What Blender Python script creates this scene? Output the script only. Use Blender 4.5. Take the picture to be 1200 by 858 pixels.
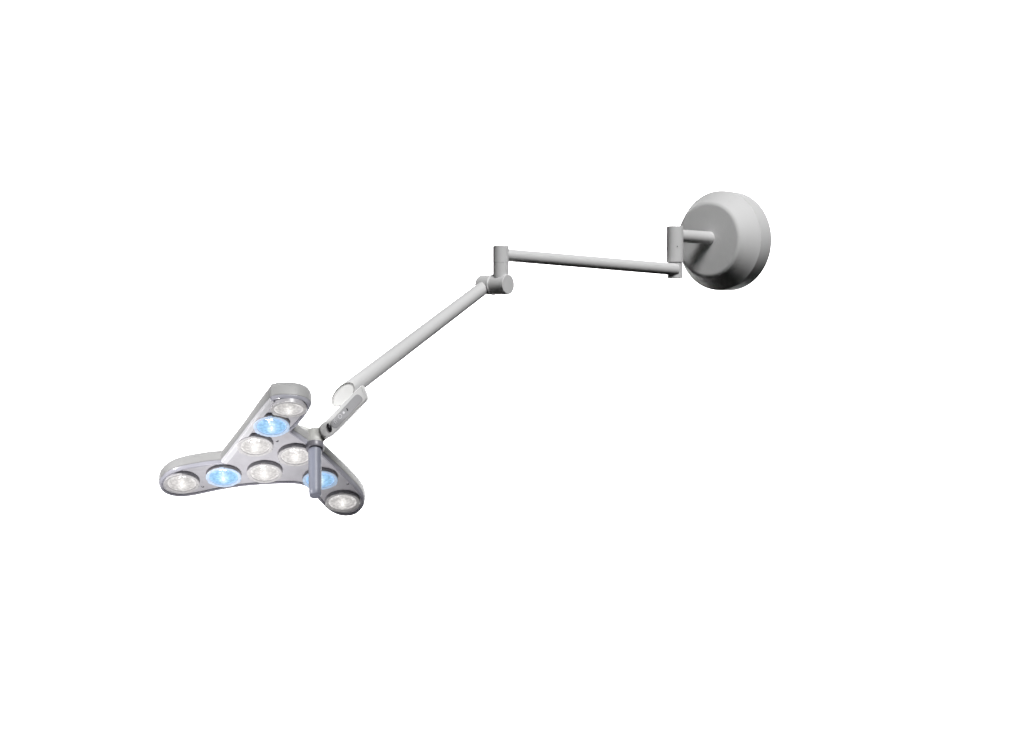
import bpy, bmesh, math, random
from mathutils import Vector, Matrix
random.seed(4)
S = bpy.context.scene
for o in list(bpy.data.objects): bpy.data.objects.remove(o)

# ------------------------------------------------------------------ camera
Z0 = 1.6            # eye height
D = 6.0             # metres from the camera to the wall plate
cam = bpy.data.objects.new('camera', bpy.data.cameras.new('camera'))
S.collection.objects.link(cam)
cam.location = (0, -D, Z0); cam.rotation_euler = (math.radians(90), 0, 0)
cam.data.lens = 90; cam.data.sensor_width = 36; cam.data.clip_end = 100
S.camera = cam
# ------------------------------------------------------------------ world, exposure
w = bpy.data.worlds.new('World'); S.world = w; w.use_nodes = True
w.node_tree.nodes['Background'].inputs[0].default_value = (1, 1, 1, 1)
w.node_tree.nodes['Background'].inputs[1].default_value = 0.008
S.view_settings.view_transform = 'Standard'; S.view_settings.look = 'None'
S.view_settings.exposure = 0; S.view_settings.gamma = 1
# ------------------------------------------------------------------ lamps
def area(name, loc, target, sx, sy, power, col=(1, 1, 1), spread=180):
    l = bpy.data.lights.new(name, 'AREA'); l.shape = 'RECTANGLE'; l.size = sx; l.size_y = sy
    l.energy = power; l.color = col; l.spread = math.radians(spread)
    o = bpy.data.objects.new(name, l); S.collection.objects.link(o)
    o.location = loc
    o.rotation_euler = (Vector(target) - Vector(loc)).to_track_quat('-Z', 'Y').to_euler()
    return o
C0 = Vector((0, -.3, Z0))
kd = Vector((.24, -.49, .65)).normalized()
area('key_light', C0 + kd * 7, C0, 2.3, 2.3, 560)
def spot(name, loc, target, deg, power, col, size=.7, blend=.35):
    l = bpy.data.lights.new(name, 'SPOT'); l.energy = power; l.color = col
    l.spot_size = math.radians(deg); l.spot_blend = blend; l.shadow_soft_size = size
    o = bpy.data.objects.new(name, l); S.collection.objects.link(o); o.location = loc
    o.rotation_euler = (Vector(target) - Vector(loc)).to_track_quat('-Z', 'Y').to_euler()
spot('under_fill', (-.62, -1.35, Z0 - 1.95), (-.56, -.76, Z0 - .20), 16, 185, (1, .985, 1), .20, .3)  # added fill, brightens only the underside of the head
spot('side_fill', (-2.5, -1.6, Z0 + .45), (-.62, -.80, Z0 - .20), 14, 220, (1, .99, 1), .1, .3)  # added fill from the left, brightens the top lobe's edge
# two lamps that light only the studio backdrop behind
area('backdrop_light', (0, 4.2, Z0 + 3.4), (0, 7, Z0 + .3), 9, .8, 1150)
area('backdrop_light', (0, 4.2, Z0 - 3.4), (0, 7, Z0 - .3), 9, .8, 1150)

# ------------------------------------------------------------------ materials
def mat(name, col, rough=.5, spec=.3, metal=0, var=.04, scale=30, bump=.0, coat=0, trans=0):
    m = bpy.data.materials.new(name); m.use_nodes = True
    nt = m.node_tree; b = nt.nodes['Principled BSDF']
    tc = nt.nodes.new('ShaderNodeTexCoord'); n = nt.nodes.new('ShaderNodeTexNoise')
    n.inputs['Scale'].default_value = scale; n.inputs['Detail'].default_value = 4
    nt.links.new(tc.outputs['Object'], n.inputs['Vector'])
    r = nt.nodes.new('ShaderNodeValToRGB')
    r.color_ramp.elements[0].position = .3; r.color_ramp.elements[1].position = .7
    r.color_ramp.elements[0].color = tuple(c * (1 - var) for c in col) + (1,)
    r.color_ramp.elements[1].color = tuple(min(1, c * (1 + var)) for c in col) + (1,)
    nt.links.new(n.outputs['Fac'], r.inputs[0]); nt.links.new(r.outputs[0], b.inputs['Base Color'])
    b.inputs['Roughness'].default_value = rough; b.inputs['Specular IOR Level'].default_value = spec
    b.inputs['Metallic'].default_value = metal; b.inputs['Coat Weight'].default_value = coat
    b.inputs['Transmission Weight'].default_value = trans
    if bump:
        bp = nt.nodes.new('ShaderNodeBump'); bp.inputs['Strength'].default_value = bump
        bp.inputs['Distance'].default_value = .001
        n2 = nt.nodes.new('ShaderNodeTexNoise'); n2.inputs['Scale'].default_value = scale * 12
        nt.links.new(tc.outputs['Object'], n2.inputs['Vector'])
        nt.links.new(n2.outputs['Fac'], bp.inputs['Height']); nt.links.new(bp.outputs[0], b.inputs['Normal'])
    return m
M = {
 'enamel': mat('grey_enamel', (.62, .62, .62), .62, .12, bump=.08, var=.015),
 'mount': mat('mount_enamel', (.62, .62, .62), .62, .12, bump=.06, var=.01, scale=12),
 'inner': mat('tube_inside', (.66, .66, .65), .6, .2),
 'cut': mat('cut_edge', (.22, .22, .21), .5, .3),
 'shell': mat('lamp_shell', (.36, .36, .358), .42, .4, bump=.1),
 'plate': mat('lamp_face', (.53, .525, .55), .38, .4, var=.07, scale=45, bump=.15),
 'rim': mat('lamp_rim', (.44, .44, .49), .22, .6, coat=.4),
 'bezel': mat('lens_bezel', (.42, .41, .43), .3, .5),
 'flange': mat('lens_flange', (.72, .71, .70), .2, .6, coat=.5, var=.12, scale=160),
 'yoke': mat('yoke_enamel', (.52, .52, .50), .4, .35, bump=.08),
 'box': mat('control_case', (.63, .63, .625), .4, .35),
 'panel': mat('panel_foil', (.36, .36, .37), .35, .3),
 'ring': mat('pale_ring', (.9, .9, .9), .4, .3),
 'glint': mat('pale_glint', (.78, .78, .80), .25, .5, coat=.5),  # pale colour stands in for a reflected highlight on the rim
 'black': mat('black_button', (.012, .012, .014), .3, .4),
 'mark': mat('panel_marks', (.72, .72, .74), .4, .3),
 'handle': mat('handle_grip', (.215, .225, .275), .4, .45, bump=.15),
 'collar': mat('handle_collar', (.20, .195, .22), .35, .5),
 'screw': mat('screw_steel', (.2, .2, .21), .35, .5, metal=.6),
}
def lens_mat(name, edge, mid, core):
    m = bpy.data.materials.new(name); m.use_nodes = True
    nt = m.node_tree; b = nt.nodes['Principled BSDF']; L = nt.links
    tc = nt.nodes.new('ShaderNodeTexCoord')
    gr = nt.nodes.new('ShaderNodeVectorMath'); gr.operation = 'LENGTH'
    L.new(tc.outputs['Object'], gr.inputs[0])
    st = nt.nodes.new('ShaderNodeVectorMath'); st.operation = 'MULTIPLY'; st.inputs[1].default_value = (2.6, .95, .3)
    L.new(tc.outputs['Object'], st.inputs[0])
    sl = nt.nodes.new('ShaderNodeVectorMath'); sl.operation = 'LENGTH'; L.new(st.outputs[0], sl.inputs[0])
    sm = nt.nodes.new('ShaderNodeMapRange'); sm.interpolation_type = 'SMOOTHSTEP'
    sm.inputs[1].default_value = .002; sm.inputs[2].default_value = .034; sm.inputs[3].default_value = 1; sm.inputs[4].default_value = 0
    L.new(sl.outputs['Value'], sm.inputs[0])
    vo = nt.nodes.new('ShaderNodeTexVoronoi'); vo.inputs['Scale'].default_value = 170
    oi = nt.nodes.new('ShaderNodeObjectInfo'); of = nt.nodes.new('ShaderNodeVectorMath'); of.operation = 'ADD'
    L.new(tc.outputs['Object'], of.inputs[0]); L.new(oi.outputs['Random'], of.inputs[1])
    L.new(of.outputs[0], vo.inputs['Vector'])
    no = nt.nodes.new('ShaderNodeTexNoise'); no.inputs['Scale'].default_value = 90; no.inputs['Detail'].default_value = 5
    L.new(of.outputs[0], no.inputs['Vector'])
    mr = nt.nodes.new('ShaderNodeMapRange'); mr.inputs[1].default_value = 0; mr.inputs[2].default_value = .031
    L.new(gr.outputs['Value'], mr.inputs[0])
    ad = nt.nodes.new('ShaderNodeMath'); ad.operation = 'MULTIPLY_ADD'; ad.inputs[1].default_value = .55; 
    L.new(no.outputs['Fac'], ad.inputs[0]); L.new(mr.outputs[0], ad.inputs[2])
    ad2 = nt.nodes.new('ShaderNodeMath'); ad2.operation = 'SUBTRACT'; ad2.inputs[1].default_value = .27
    L.new(ad.outputs[0], ad2.inputs[0])
    r = nt.nodes.new('ShaderNodeValToRGB'); e = r.color_ramp.elements
    e[0].position = .05; e[0].color = core + (1,)
    e[1].position = .38; e[1].color = mid + (1,)
    x = e.new(.8); x.color = tuple(c * .72 for c in mid) + (1,)
    x = e.new(.93); x.color = edge + (1,)
    L.new(ad2.outputs[0], r.inputs[0])
    vr = nt.nodes.new('ShaderNodeMapRange'); vr.inputs[1].default_value = 0; vr.inputs[2].default_value = .7
    vr.inputs[3].default_value = 1.18; vr.inputs[4].default_value = .72
    L.new(vo.outputs['Distance'], vr.inputs[0])
    b.inputs['Base Color'].default_value = tuple(c * .35 for c in mid) + (1,)
    b.inputs['Roughness'].default_value = .12; b.inputs['Coat Weight'].default_value = .5
    mx = nt.nodes.new('ShaderNodeMix'); mx.data_type = 'RGBA'; pass
    mx.inputs[7].default_value = core + (1,)
    L.new(sm.outputs[0], mx.inputs[0]); L.new(r.outputs[0], mx.inputs[6]); L.new(mx.outputs[2], b.inputs['Emission Color'])
    L.new(vr.outputs[0], b.inputs['Emission Strength'])
    bp = nt.nodes.new('ShaderNodeBump'); bp.inputs['Strength'].default_value = .35; bp.inputs['Distance'].default_value = .002
    L.new(vo.outputs['Distance'], bp.inputs['Height']); L.new(bp.outputs[0], b.inputs['Normal'])
    return m
M['lens_white'] = lens_mat('white_led_lens', (.80, .78, .77), (.74, .72, .705), (1.05, 1.03, 1.0))
M['lens_blue'] = lens_mat('blue_led_lens', (.40, .63, 1.0), (.38, .68, 1.0), (.86, 1.0, 1.02))
def glow(name, col, s):
    m = bpy.data.materials.new(name); m.use_nodes = True; b = m.node_tree.nodes['Principled BSDF']
    b.inputs['Base Color'].default_value = (.8, .8, .8, 1)
    b.inputs['Emission Color'].default_value = col + (1,); b.inputs['Emission Strength'].default_value = s
    return m
M['chip_white'] = glow('white_led_chip', (1, .99, .97), 1.05)
M['chip_blue'] = glow('blue_led_chip', (.85, .99, 1), 1.0)
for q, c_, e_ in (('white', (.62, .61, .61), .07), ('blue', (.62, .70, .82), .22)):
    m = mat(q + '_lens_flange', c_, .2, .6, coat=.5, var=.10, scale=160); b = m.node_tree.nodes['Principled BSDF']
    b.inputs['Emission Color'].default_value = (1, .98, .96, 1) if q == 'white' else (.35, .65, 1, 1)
    b.inputs['Emission Strength'].default_value = e_; M['flange_' + q] = m  # faint glow and blue tint stand in for LED light inside the flange
m = mat('backdrop_paper', (.85, .85, .85), .9, .05, var=.005, scale=2); M['backdrop'] = m

# ------------------------------------------------------------------ helpers
ROOT = bpy.data.objects.new('surgical_lamp', None); S.collection.objects.link(ROOT)
ROOT['label'] = 'white wall mounted surgical lamp with jointed arm and three armed head of glowing lenses'
ROOT['category'] = 'surgical lamp'

def P(px, py, y):
    """world point at depth y seen at pixel px,py of the 1200 x 858 photograph"""
    s = .002 * (D + y) / D
    return Vector(((px - 600) * s, y, Z0 - (py - 429) * s))
def sc(y): return .002 * (D + y) / D

def link(name, bm, m, parent=ROOT, origin=None, rot=None, smooth=35, mats=None):
    """bm in world metres; origin/rot give the part its own local frame"""
    if origin is None:
        origin = Vector((0, 0, 0))
        for v in bm.verts: origin += v.co
        origin /= max(1, len(bm.verts))
    X = Matrix.Translation(origin) @ (rot.to_4x4() if rot else Matrix.Identity(4))
    bmesh.ops.transform(bm, matrix=X.inverted(), verts=bm.verts)
    bmesh.ops.recalc_face_normals(bm, faces=bm.faces)
    me = bpy.data.meshes.new(name); bm.to_mesh(me); bm.free()
    for mm in (mats or [m]): me.materials.append(mm)
    me.shade_smooth(); me.set_sharp_from_angle(angle=math.radians(smooth))
    o = bpy.data.objects.new(name, me); S.collection.objects.link(o)
    o.parent = parent
    if parent is not None:
        o.matrix_parent_inverse = Matrix.Identity(4)
        pw = WM[parent.name]; o.matrix_basis = pw.inverted() @ X
    else: o.matrix_basis = X
    WM[o.name] = X
    return o
WM = {}

def frame(axis, up=Vector((0, 0, 1))):
    a = Vector(axis).normalized()
    if abs(a.dot(up)) > .95: up = Vector((1, 0, 0))
    u = up.cross(a).normalized(); v = a.cross(u)
    return a, u, v
def lathe(bm, o, axis, prof, n=64, cap0=True, cap1=True, mi=0):
    a, u, v = frame(axis); rows = []
    for r, h in prof:
        rows.append([bm.verts.new(o + a * h + (u * math.cos(t) + v * math.sin(t)) * r)
                     for t in (2 * math.pi * i / n for i in range(n))])
    for A, B in zip(rows, rows[1:]):
        for i in range(n):
            f = bm.faces.new((A[i], A[(i + 1) % n], B[(i + 1) % n], B[i])); f.material_index = mi
    if cap0: bm.faces.new(rows[0][::-1]).material_index = mi
    if cap1: bm.faces.new(rows[-1]).material_index = mi
    return rows
def rod(bm, p, q, r0, r1=None, ch=.0012, n=48):
    r1 = r0 if r1 is None else r1; L = (q - p).length
    lathe(bm, p, q - p, [(r0 - ch, 0), (r0, ch), (r1, L - ch), (r1 - ch, L)], n)

# ------------------------------------------------------------------ wall plate
ax = Vector((-.627, -.779, 0)).normalized()
FC = P(829.5, 281, 0)                       # centre of the front face
RD = .0945                                  # depth of the mount
MB_ = FC - ax * RD
ROOT.location = MB_; WM[ROOT.name] = Matrix.Translation(MB_)
bm = bmesh.new()
pr = [(.112, 0), (.117, .002), (.1175, .043), (.1170, .0470), (.1155, .0490)]
for i in range(9):                          # straight flank, then rounded shoulder
    t = i / 8; pr.append((.1142 - .0200 * t, .0505 + .0300 * t))
for i in range(1, 9):
    t = math.radians(56 * i / 8 + 34)
    pr.append((.0800 + .0135 * math.cos(t), .0800 + .0145 * math.sin(t)))

lathe(bm, MB_, ax, pr, 128)
link('wall_mount', bm, M['mount'], origin=MB_, smooth=25)

# stub tube from the plate to the first post
SS = P(832, 279, 0)
bm = bmesh.new(); T1 = .139
PX = SS + ax * T1                            # meets the axis of the post
lathe(bm, SS - ax * .004, ax, [(.0152, 0), (.0152, .006), (.0148, T1 - .004)], 48)
link('mount_tube', bm, M['enamel'], smooth=30)
# first post
yp = PX.y; k = sc(yp)
bm = bmesh.new()
pt, pb = P(791, 265.3, yp), P(791, 326.2, yp)
H = pt.z - pb.z; Zs = 18 * k
lathe(bm, pb, (0, 0, 1), [(.0160, 0), (.0172, .0010), (.0172, Zs - .0006), (.0158, Zs - .0002), (.0158, Zs + .0008),
    (.0186, Zs + .001), (.0193, Zs + .0022), (.0193, H - .001), (.0186, H)], 64)
link('wall_post', bm, M['enamel'], smooth=28)
bm = bmesh.new()                             # grub screw of the post
g = P(793, 289.3, yp); lathe(bm, Vector((g.x, yp - .0150, g.z)), (0.05, -1, 0), [(.0013, 0), (.0013, .0052), (.0007, .0050)], 12)
link('grub_screw', bm, M['screw'], smooth=30)

# ------------------------------------------------------------------ upper arm
YE = -.35; ke = sc(YE)
a0 = P(793, 316, yp - .008); a1 = P(587, 298.5, YE)
bm = bmesh.new(); rod(bm, a0, a1, .0137, .0137)
link('upper_arm', bm, M['enamel'], smooth=30)
# elbow post
bm = bmesh.new(); et, eb = P(587, 288.2, YE), P(587, 330, YE); H = et.z - eb.z; Zs = (330 - 308.2) * ke
lathe(bm, eb, (0, 0, 1), [(.0172, 0), (.0174, Zs - .0005), (.0170, Zs - .0002), (.0170, Zs + .0002), (.0175, Zs + .0005), (.0175, H - .0008), (.0168, H)], 64)
link('elbow_post', bm, M['enamel'], smooth=28)
# elbow hub: two drums with a bright seam between them
ah = Vector((.79, -.61, 0)).normalized()
HC = P(587, 333.6, YE)
bm = bmesh.new()
def at(h, r): return (r, h)
R_ = 11.6 * ke
lathe(bm, HC, ah, [(R_ - .001, .021), (R_, .020), (R_, -.0200)][::-1], 72)
link('elbow_hub', bm, M['enamel'], smooth=28)
bm = bmesh.new()
lathe(bm, HC, ah, [(R_, -.0226), (R_, -.0535), (R_ - .0025, -.0575), (R_ - .006, -.0590)][::-1], 72)
link('elbow_knuckle', bm, M['enamel'], smooth=28)
bm = bmesh.new()
lathe(bm, HC, ah, [(R_ - .002, -.0225), (R_ + .0010, -.0228), (R_ + .0010, -.0198), (R_ - .002, -.0197)], 72)
link('seam_ring', bm, M['ring'], smooth=28)

# ------------------------------------------------------------------ lower arm with its scooped open end
ST = HC - ah * .040 + Vector((0, -.002, -.001))
EN = P(401, 463, ST.y - .335)
d = (EN - ST); LA = d.length; d.normalize()
vw = (EN - Vector((0, -D, Z0))).normalized()          # used only to orient the cut of the tube
far = Vector((.10, 1, -.25)); far = (far - d * far.dot(d)).normalized()
side = d.cross(far)
bm = bmesh.new(); n = 72; rows_o = []; rows_i = []
def rr(s): return .0150 + (.0178 - .0150) * s
r_end = rr(1)
for s in (0, .25, .5, .75, .9, 1):
    ro = []; ri = []
    for i in range(n):
        t = 2 * math.pi * i / n
        dirv = far * math.cos(t) + side * math.sin(t)
        Ls = LA * s + (.0250 * math.cos(t) * max(0, (s - .75) / .25) if s > .75 else 0) - (.002 if s == 1 else 0)
        ro.append(bm.verts.new(ST + d * Ls + dirv * rr(s)))
        if s == 1: ri.append(bm.verts.new(ST + d * Ls + dirv * (rr(s) - .0016)))
    rows_o.append(ro)
    if ri: rows_i.append(ri)
def br(A, B, mi, flip=False):
    for i in range(n):
        f = bm.faces.new((A[i], A[(i + 1) % n], B[(i + 1) % n], B[i])); f.material_index = mi
for A, B in zip(rows_o, rows_o[1:]): br(A, B, 0)
br(rows_o[-1], rows_i[-1], 2)
cap = [bm.verts.new(v.co - d * .0045) for v in rows_i[-1]]
br(rows_i[-1], cap, 1)
bm.faces.new(rows_o[0][::-1]); bm.faces.new(cap[::-1]).material_index = 1
link('lower_arm', bm, None, mats=[M['enamel'], M['inner'], M['cut']], smooth=30)

# ------------------------------------------------------------------ lamp head: its own plane
YH = -.78
HP = P(340, 520, YH)
vr = (HP - Vector((0, -D, Z0))).normalized()
upi = (Vector((0, 0, 1)) - vr * vr.z).normalized()
N = (-vr * .55 - upi * .835).normalized()             # the way the lenses face
U = upi.cross(-vr).normalized(); V = N.cross(U).normalized()
if U.x < 0: U = -U; V = N.cross(U).normalized()
def Q(zx, zy):
    """plane point of the head for a place measured on the enlarged photograph"""
    px, py = 180 + zx / 4.6115, 430 + zy / 4.6115
    o = Vector((0, -D, Z0)); r = (P(px, py, 0) - o)
    t = (HP - o).dot(N) / r.dot(N); p = o + r * t - HP
    return Vector((p.dot(U), p.dot(V)))
def W(q, h=0): return HP + U * q[0] + V * q[1] + N * h
runs = [   # stretches of the outline between sharp corners
 [(362, 516), (300, 521), (230, 532), (150, 548), (85, 572), (42, 606), (27, 640), (38, 672), (78, 695), (140, 706), (220, 699), (330, 676),
  (450, 655), (570, 643), (680, 637), (760, 637), (812, 648), (850, 680), (890, 727), (935, 772), (985, 800), (1040, 810), (1098, 798), (1138, 760),
  (1145, 722), (1120, 672), (1066, 612), (1000, 548), (920, 474), (832, 406), (748, 350)],
 [(748, 350), (782, 318), (822, 272), (848, 232), (852, 208), (830, 184), (784, 168), (722, 162), (668, 164), (632, 174)],
 [(632, 172), (600, 210), (540, 285), (470, 378), (400, 468), (362, 516)],
]
def cat(p, closed=False, k=8):
    out = []
    for i in range(len(p) - 1):
        a = p[max(0, i - 1)]; b = p[i]; c = p[i + 1]; e = p[min(len(p) - 1, i + 2)]
        for j in range(k):
            t = j / k
            out.append(.5 * ((2 * b) + (c - a) * t + (2 * a - 5 * b + 4 * c - e) * t * t + (3 * b - a - 3 * c + e) * t ** 3))
    return out
OUT = []
for rn in runs: OUT += cat([Q(*p) for p in rn])
def offset(poly, dist):
    m_ = len(poly); area2 = sum(poly[i].cross(poly[(i + 1) % m_]) if hasattr(poly[i], 'cross') else 0 for i in range(m_))
    sgn = 1 if area2 > 0 else -1
    out = []
    for i in range(m_):
        a, b, c = poly[i - 1], poly[i], poly[(i + 1) % m_]
        n1 = Vector((-(b - a).y, (b - a).x)).normalized() * sgn; n2 = Vector((-(c - b).y, (c - b).x)).normalized() * sgn
        nn = (n1 + n2); nn = nn / max(.5, nn.length_squared / 2) if nn.length > .01 else n1
        out.append(b + nn * dist)
    return out
TA, TB = Q(560, 400), Q(720, 157)
def thick(q, h):          # the housing grows deeper towards the end of the top lobe
    if h >= -.0063: return h
    t = max(0, min(1, (q - TA).dot(TB - TA) / (TB - TA).length_squared)); t = t * t * (3 - 2 * t)
    return -.0062 + (h + .0062) * (1.12 + .30 * t)
def shell(bm, prof, cap_first=False, cap_last=False):
    rows = []
    for ins, h in prof:
        rows.append([bm.verts.new(W(q, thick(q, h))) for q in (offset(OUT, ins) if ins else OUT)])
    m_ = len(OUT)
    for A, B in zip(rows, rows[1:]):
        for i in range(m_): bm.faces.new((A[i], A[(i + 1) % m_], B[(i + 1) % m_], B[i]))
    if cap_first: bm.faces.new(rows[0][::-1])
    if cap_last: bm.faces.new(rows[-1])
HO = W((0, 0), -.01)
bm = bmesh.new()
shell(bm, [(.006, -.0062), (.0008, -.0062), (0, -.0070), (-.0003, -.020), (.0010, -.0250), (.0035, -.0285), (.0075, -.0305), (.0090, -.0310)], cap_last=True)
head = link('lamp_head', bm, M['shell'], origin=HO, smooth=32)
bm = bmesh.new()
shell(bm, [(.0090, -.0045), (.0085, -.0008), (.0070, .0006), (.0050, .0008), (.0038, .0004), (.0005, -.0040), (.0002, -.0056), (.0020, -.0060)])
link('rim', bm, M['rim'], head, origin=HO, smooth=32)
# reflected highlight, added as a pale trim strip on top lobe's left edge
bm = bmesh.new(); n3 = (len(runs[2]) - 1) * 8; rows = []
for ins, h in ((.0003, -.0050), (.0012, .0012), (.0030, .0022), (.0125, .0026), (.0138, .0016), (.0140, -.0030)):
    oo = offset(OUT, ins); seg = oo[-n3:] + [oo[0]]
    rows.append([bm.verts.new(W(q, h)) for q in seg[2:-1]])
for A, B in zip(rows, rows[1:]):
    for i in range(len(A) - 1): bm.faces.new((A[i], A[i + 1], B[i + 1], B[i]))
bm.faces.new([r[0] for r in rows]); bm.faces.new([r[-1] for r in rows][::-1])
link('edge_glint', bm, M['glint'], head, origin=HO, smooth=25)
bm = bmesh.new()
shell(bm, [(.0060, -.0034)], cap_last=True)
fp = link('face_plate', bm, M['plate'], head, origin=HO)
# small fixing screws sunk in the face
for z in [(266, 655), (757, 275), (668, 408), (1050, 640)]:
    bm = bmesh.new(); c = W(Q(*z), -.0036)
    lathe(bm, c, N, [(.0030, 0), (.0030, .0008), (.0022, .0011), (.0012, .0004)], 16)
    link('face_screw', bm, M['screw'], head, smooth=30)

# nine lens units
R3 = Matrix((U, V, N)).transposed()
leds = [(730, 220, 'w'), (638, 314, 'b'), (549, 422, 'w'), (767, 475, 'w'), (600, 566, 'w'), (378, 588, 'b'), (153, 622, 'w'), (900, 603, 'b'), (1021, 724, 'w')]
def led_parts(kind):
    n_ = 'blue' if kind == 'b' else 'white'
    bz = bmesh.new()
    rr_ = [(.0368, 0, 0), (.0366, .0078, 0), (.0358, .0088, 1), (.0335, .0092, 1), (.0304, .0084, 1), (.0290, .0064, 1)]
    rows = lathe(bz, Vector((0, 0, 0)), Vector((0, 0, 1)), [(r, h) for r, h, _ in rr_], 72, True, False)
    for f in bz.faces:
        zc = f.calc_center_median(); f.material_index = 1 if (zc.z > .0080 or (zc.xy.length < .0335 and zc.z > .001)) else 0
    for k_ in range(3):      # catches that hold the lens
        a = math.radians(95 + 120 * k_)
        mt = Matrix.Translation((math.cos(a) * .0350, math.sin(a) * .0350, .0075)) @ Matrix.Rotation(a, 4, 'Z') @ Matrix.Diagonal((.004, .009, .0030, 1))
        g_ = bmesh.ops.create_cube(bz, size=1, matrix=mt)
        for v in g_['verts']:
            for f in v.link_faces: f.material_index = 1
    ln = bmesh.new()
    prof = [(.0292, .0066)]
    for i in range(1, 15):
        t = i / 15; prof.append((.0292 * (1 - t), .0066 + .0050 * math.sin(t * math.pi / 2) + .00055 * (i % 2)))
    lathe(ln, Vector((0, 0, 0)), Vector((0, 0, 1)), prof, 60, False, True)
    ch = bmesh.new()
    bmesh.ops.create_uvsphere(ch, u_segments=20, v_segments=12, radius=1, matrix=Matrix.Translation((0, 0, .0112)) @ Matrix.Diagonal((.0017, .0085, .0012, 1)))
    return bz, ln, ch, n_
made = {}
TILT = 9 * (1 if V.z * 1 > 0 else -1)
for zx, zy, kind in leds:
    c = W(Q(zx, zy), -.0034)
    X = Matrix.Translation(c) @ R3.to_4x4()
    if zy < 230: X = X @ Matrix.Rotation(math.radians(TILT), 4, 'X')
    if kind not in made:
        bz, ln, ch, n_ = led_parts(kind)
        ms = []
        for nm, b_, mm, sm in (('led_lamp', bz, [M['bezel'], M['flange_' + n_]], 30), ('lens', ln, [M['lens_' + n_]], 40), ('led_chip', ch, [M['chip_' + n_]], 60)):
            bmesh.ops.recalc_face_normals(b_, faces=b_.faces)
            me = bpy.data.meshes.new(nm); b_.to_mesh(me); b_.free()
            for q in mm: me.materials.append(q)
            me.shade_smooth(); me.set_sharp_from_angle(angle=math.radians(sm)); ms.append(me)
        made[kind] = ms
    base = bpy.data.objects.new('led_lamp', made[kind][0]); S.collection.objects.link(base)
    base.parent = ROOT; base.matrix_basis = WM[ROOT.name].inverted() @ X
    base['label'] = 'round lens glowing blue' if kind == 'b' else 'round lens glowing white'
    for nm, me in (('lens', made[kind][1]), ('led_chip', made[kind][2])):
        o = bpy.data.objects.new(nm, me); S.collection.objects.link(o); o.parent = base

# ------------------------------------------------------------------ yoke, handle
YK = YH + .01; YB = YK - .012
kk = sc(YK)
hb = P(369, 523.5, YK)
bm = bmesh.new()
def blob(p, q, r0, r1, nseg=32):
    dd = (q - p); L = dd.length
    lathe(bm, p, dd, [(r0 * .55, -r0 * .45), (r0 * .85, -r0 * .25), (r0, 0), (r1, L), (r1 * .85, L + r1 * .25), (r1 * .55, L + r1 * .45)], nseg)
top = hb - N * .040
blob(hb - N * .004, hb - N * .034, .0182, .0172)
blob(hb - N * .022 , P(349, 503, YK + .030), .0150, .0105)
blob(hb - N * .020, P(382.5, 504.8, YB + .0195), .0150, .0150)
yo = link('yoke', bm, M['yoke'], smooth=180)
rm = yo.modifiers.new('merge', 'REMESH'); rm.mode = 'VOXEL'; rm.voxel_size = .0016; rm.use_smooth_shade = True
sm = yo.modifiers.new('soften', 'SMOOTH'); sm.iterations = 14; sm.factor = .6
hd_end = hb + N * .128
bm = bmesh.new()
lathe(bm, hb + N * .004, N, [(.0139, 0), (.0137, .02), (.0128, .100), (.0123, .1130), (.0108, .1150), (.0102, .1140)], 48)
hnd = link('handle', bm, M['handle'], smooth=35)
bm = bmesh.new()
lathe(bm, hb, N, [(.0170, -.0060), (.0188, -.0045), (.0190, .0050), (.0175, .0080), (.0150, .0085)], 48)
link('collar', bm, M['collar'], hnd, smooth=35)

# ------------------------------------------------------------------ control box
YB = YK - .012; kb = sc(YB)
cb = P(404, 482, YB)
nb = Vector((-.10, -.97, .06)).normalized()
def PB(px, py, h=0):
    o = Vector((0, -D, Z0)); r = P(px, py, 0) - o
    return o + r * ((cb - o).dot(nb) / r.dot(nb)) + nb * h
def slab(bm, pts, prof, cap=True):
    c = sum((PB(*p) for p in pts), Vector()) / len(pts); m_ = len(pts); rows = []
    bu = (PB(10 + 404, 482) - PB(404, 482)).normalized(); bv = nb.cross(bu)
    flat = [Vector(((PB(*p) - cb).dot(bu), (PB(*p) - cb).dot(bv))) for p in pts]
    for ins, h in prof:
        rows.append([bm.verts.new(cb + bu * q.x + bv * q.y + nb * h) for q in offset(flat, ins)])
    for A, B in zip(rows, rows[1:]):
        for i in range(m_): bm.faces.new((A[i], A[(i + 1) % m_], B[(i + 1) % m_], B[i]))
    bm.faces.new(rows[-1]);
    if cap: bm.faces.new(rows[0][::-1])
def loop(pts, k=6):
    p = [Vector(q) for q in pts]; m_ = len(p); out = []
    for i in range(m_):
        a, b, c, e = p[i - 1], p[i], p[(i + 1) % m_], p[(i + 2) % m_]
        for j in range(k):
            t = j / k
            q = .5 * ((2 * b) + (c - a) * t + (2 * a - 5 * b + 4 * c - e) * t * t + (3 * b - a - 3 * c + e) * t ** 3)
            out.append((q.x, q.y))
    return out
case = [(421.5, 452.6), (425.6, 453.0), (427.6, 457.0), (430.0, 465.0), (429.0, 469.4), (418, 480.8), (400, 499.5), (391.0, 508.2), (384.6, 512.6),
        (378.4, 512.2), (374.2, 506.2), (374.6, 498.4), (380.5, 493.0), (392, 481.6), (408, 465.6)]
bm = bmesh.new(); slab(bm, loop(case), [(.003, -.030), (.0006, -.027), (0, -.006), (.0008, -.0022), (.0026, -.0004), (.0042, 0)])
box = link('control_box', bm, M['box'], smooth=40)
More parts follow.
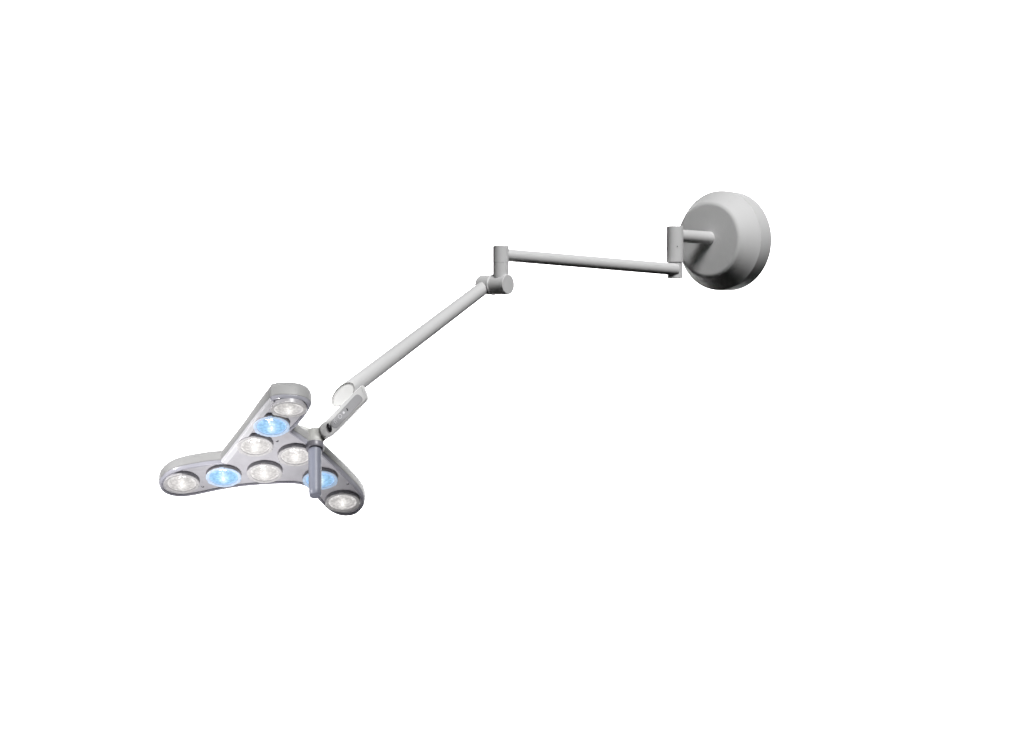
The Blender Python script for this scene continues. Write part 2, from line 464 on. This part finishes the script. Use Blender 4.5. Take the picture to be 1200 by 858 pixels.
def rrect(c0, c1, hw, rad, k=5):
    a, b = Vector(c0), Vector(c1); t = (b - a).normalized(); s = Vector((-t.y, t.x)); out = []
    for (o, du, dv, st) in ((b, -1, 1, 90), (b, -1, -1, 0), (a, 1, -1, -90), (a, 1, 1, -180)):
        cc = o + t * (du * rad) + s * (dv * (hw - rad))
        for i in range(k + 1):
            an = math.radians(st - 90 * i / k)
            q = cc + t * (math.cos(an) * rad) + s * (math.sin(an) * rad); out.append((q.x, q.y))
    return out
bm = bmesh.new(); slab(bm, rrect((389.5, 500.0), (422.6, 464.2), 5.3, 4.2), [(0, -.001), (.0, .0006), (.0004, .0009)])
link('panel', bm, M['panel'], box, smooth=30)
def ell(cx, cy, a, b, rot, k=24):
    c_, s_ = math.cos(math.radians(rot)), math.sin(math.radians(rot))
    return [(cx + a * math.cos(t) * c_ - b * math.sin(t) * s_, cy + a * math.cos(t) * s_ + b * math.sin(t) * c_) for t in (2 * math.pi * i / k for i in range(k))]
bm = bmesh.new(); slab(bm, ell(386.0, 501.2, 2.7, 5.3, -20), [(0, -.001), (0, .0018), (.0012, .0026)])
bt = link('power_button', bm, M['black'], box, smooth=30)
bm = bmesh.new(); slab(bm, ell(386.2, 499.9, .8, 1.5, -20, 12), [(0, .0024), (0, .0030)])
link('button_mark', bm, M['screw'], box, smooth=30)
def ring(bm, cx, cy, r, wd, k=20):
    A = ell(cx, cy, r, r * 1.15, -20, k); B = ell(cx, cy, r - wd, (r - wd) * 1.15, -20, k)
    va = [bm.verts.new(PB(x, y, .0014)) for x, y in A]; vb = [bm.verts.new(PB(x, y, .0014)) for x, y in B]
    for i in range(k): bm.faces.new((va[i], va[(i + 1) % k], vb[(i + 1) % k], vb[i]))
def stroke(bm, x0, y0, x1, y1, wd):
    a, b = Vector((x0, y0)), Vector((x1, y1)); t = (b - a).normalized(); s = Vector((-t.y, t.x)) * wd / 2
    slab(bm, [tuple(q) for q in (a - s, b - s, b + s, a + s)], [(0, .0008), (0, .0014)])
bm = bmesh.new()                             # sun symbol with rays
ring(bm, 393.0, 494.0, 1.5, .5)
for k_ in range(6):
    a = math.radians(60 * k_ + 15); stroke(bm, 393 + 1.9 * math.cos(a), 494 + 1.9 * math.sin(a), 393 + 3.0 * math.cos(a), 494 + 3.0 * math.sin(a), .5)
link('light_symbol', bm, M['mark'], box)
bm = bmesh.new(); ring(bm, 398.6, 488.0, 2.4, .55); link('ring_symbol', bm, M['mark'], box)
bm = bmesh.new(); slab(bm, ell(402.9, 483.6, 1.3, 1.5, 0, 16), [(0, .0006), (0, .0014)]); link('dot_symbol', bm, M['mark'], box)
bm = bmesh.new(); stroke(bm, 406.4, 478.4, 407.6, 481.4, 1.1); link('indicator_slot', bm, M['black'], box)
# ------------------------------------------------------------------ studio backdrop
bm = bmesh.new()
for x, z in ((-6, -4.5), (6, -4.5), (6, 4.5), (-6, 4.5)): bm.verts.new((x, 7, Z0 + z))
bm.faces.new(bm.verts)
bd = link('backdrop', bm, M['backdrop'], None, origin=Vector((0, 7, Z0)))
bd['kind'] = 'structure'; bd['label'] = 'plain bright white background behind the lamp'
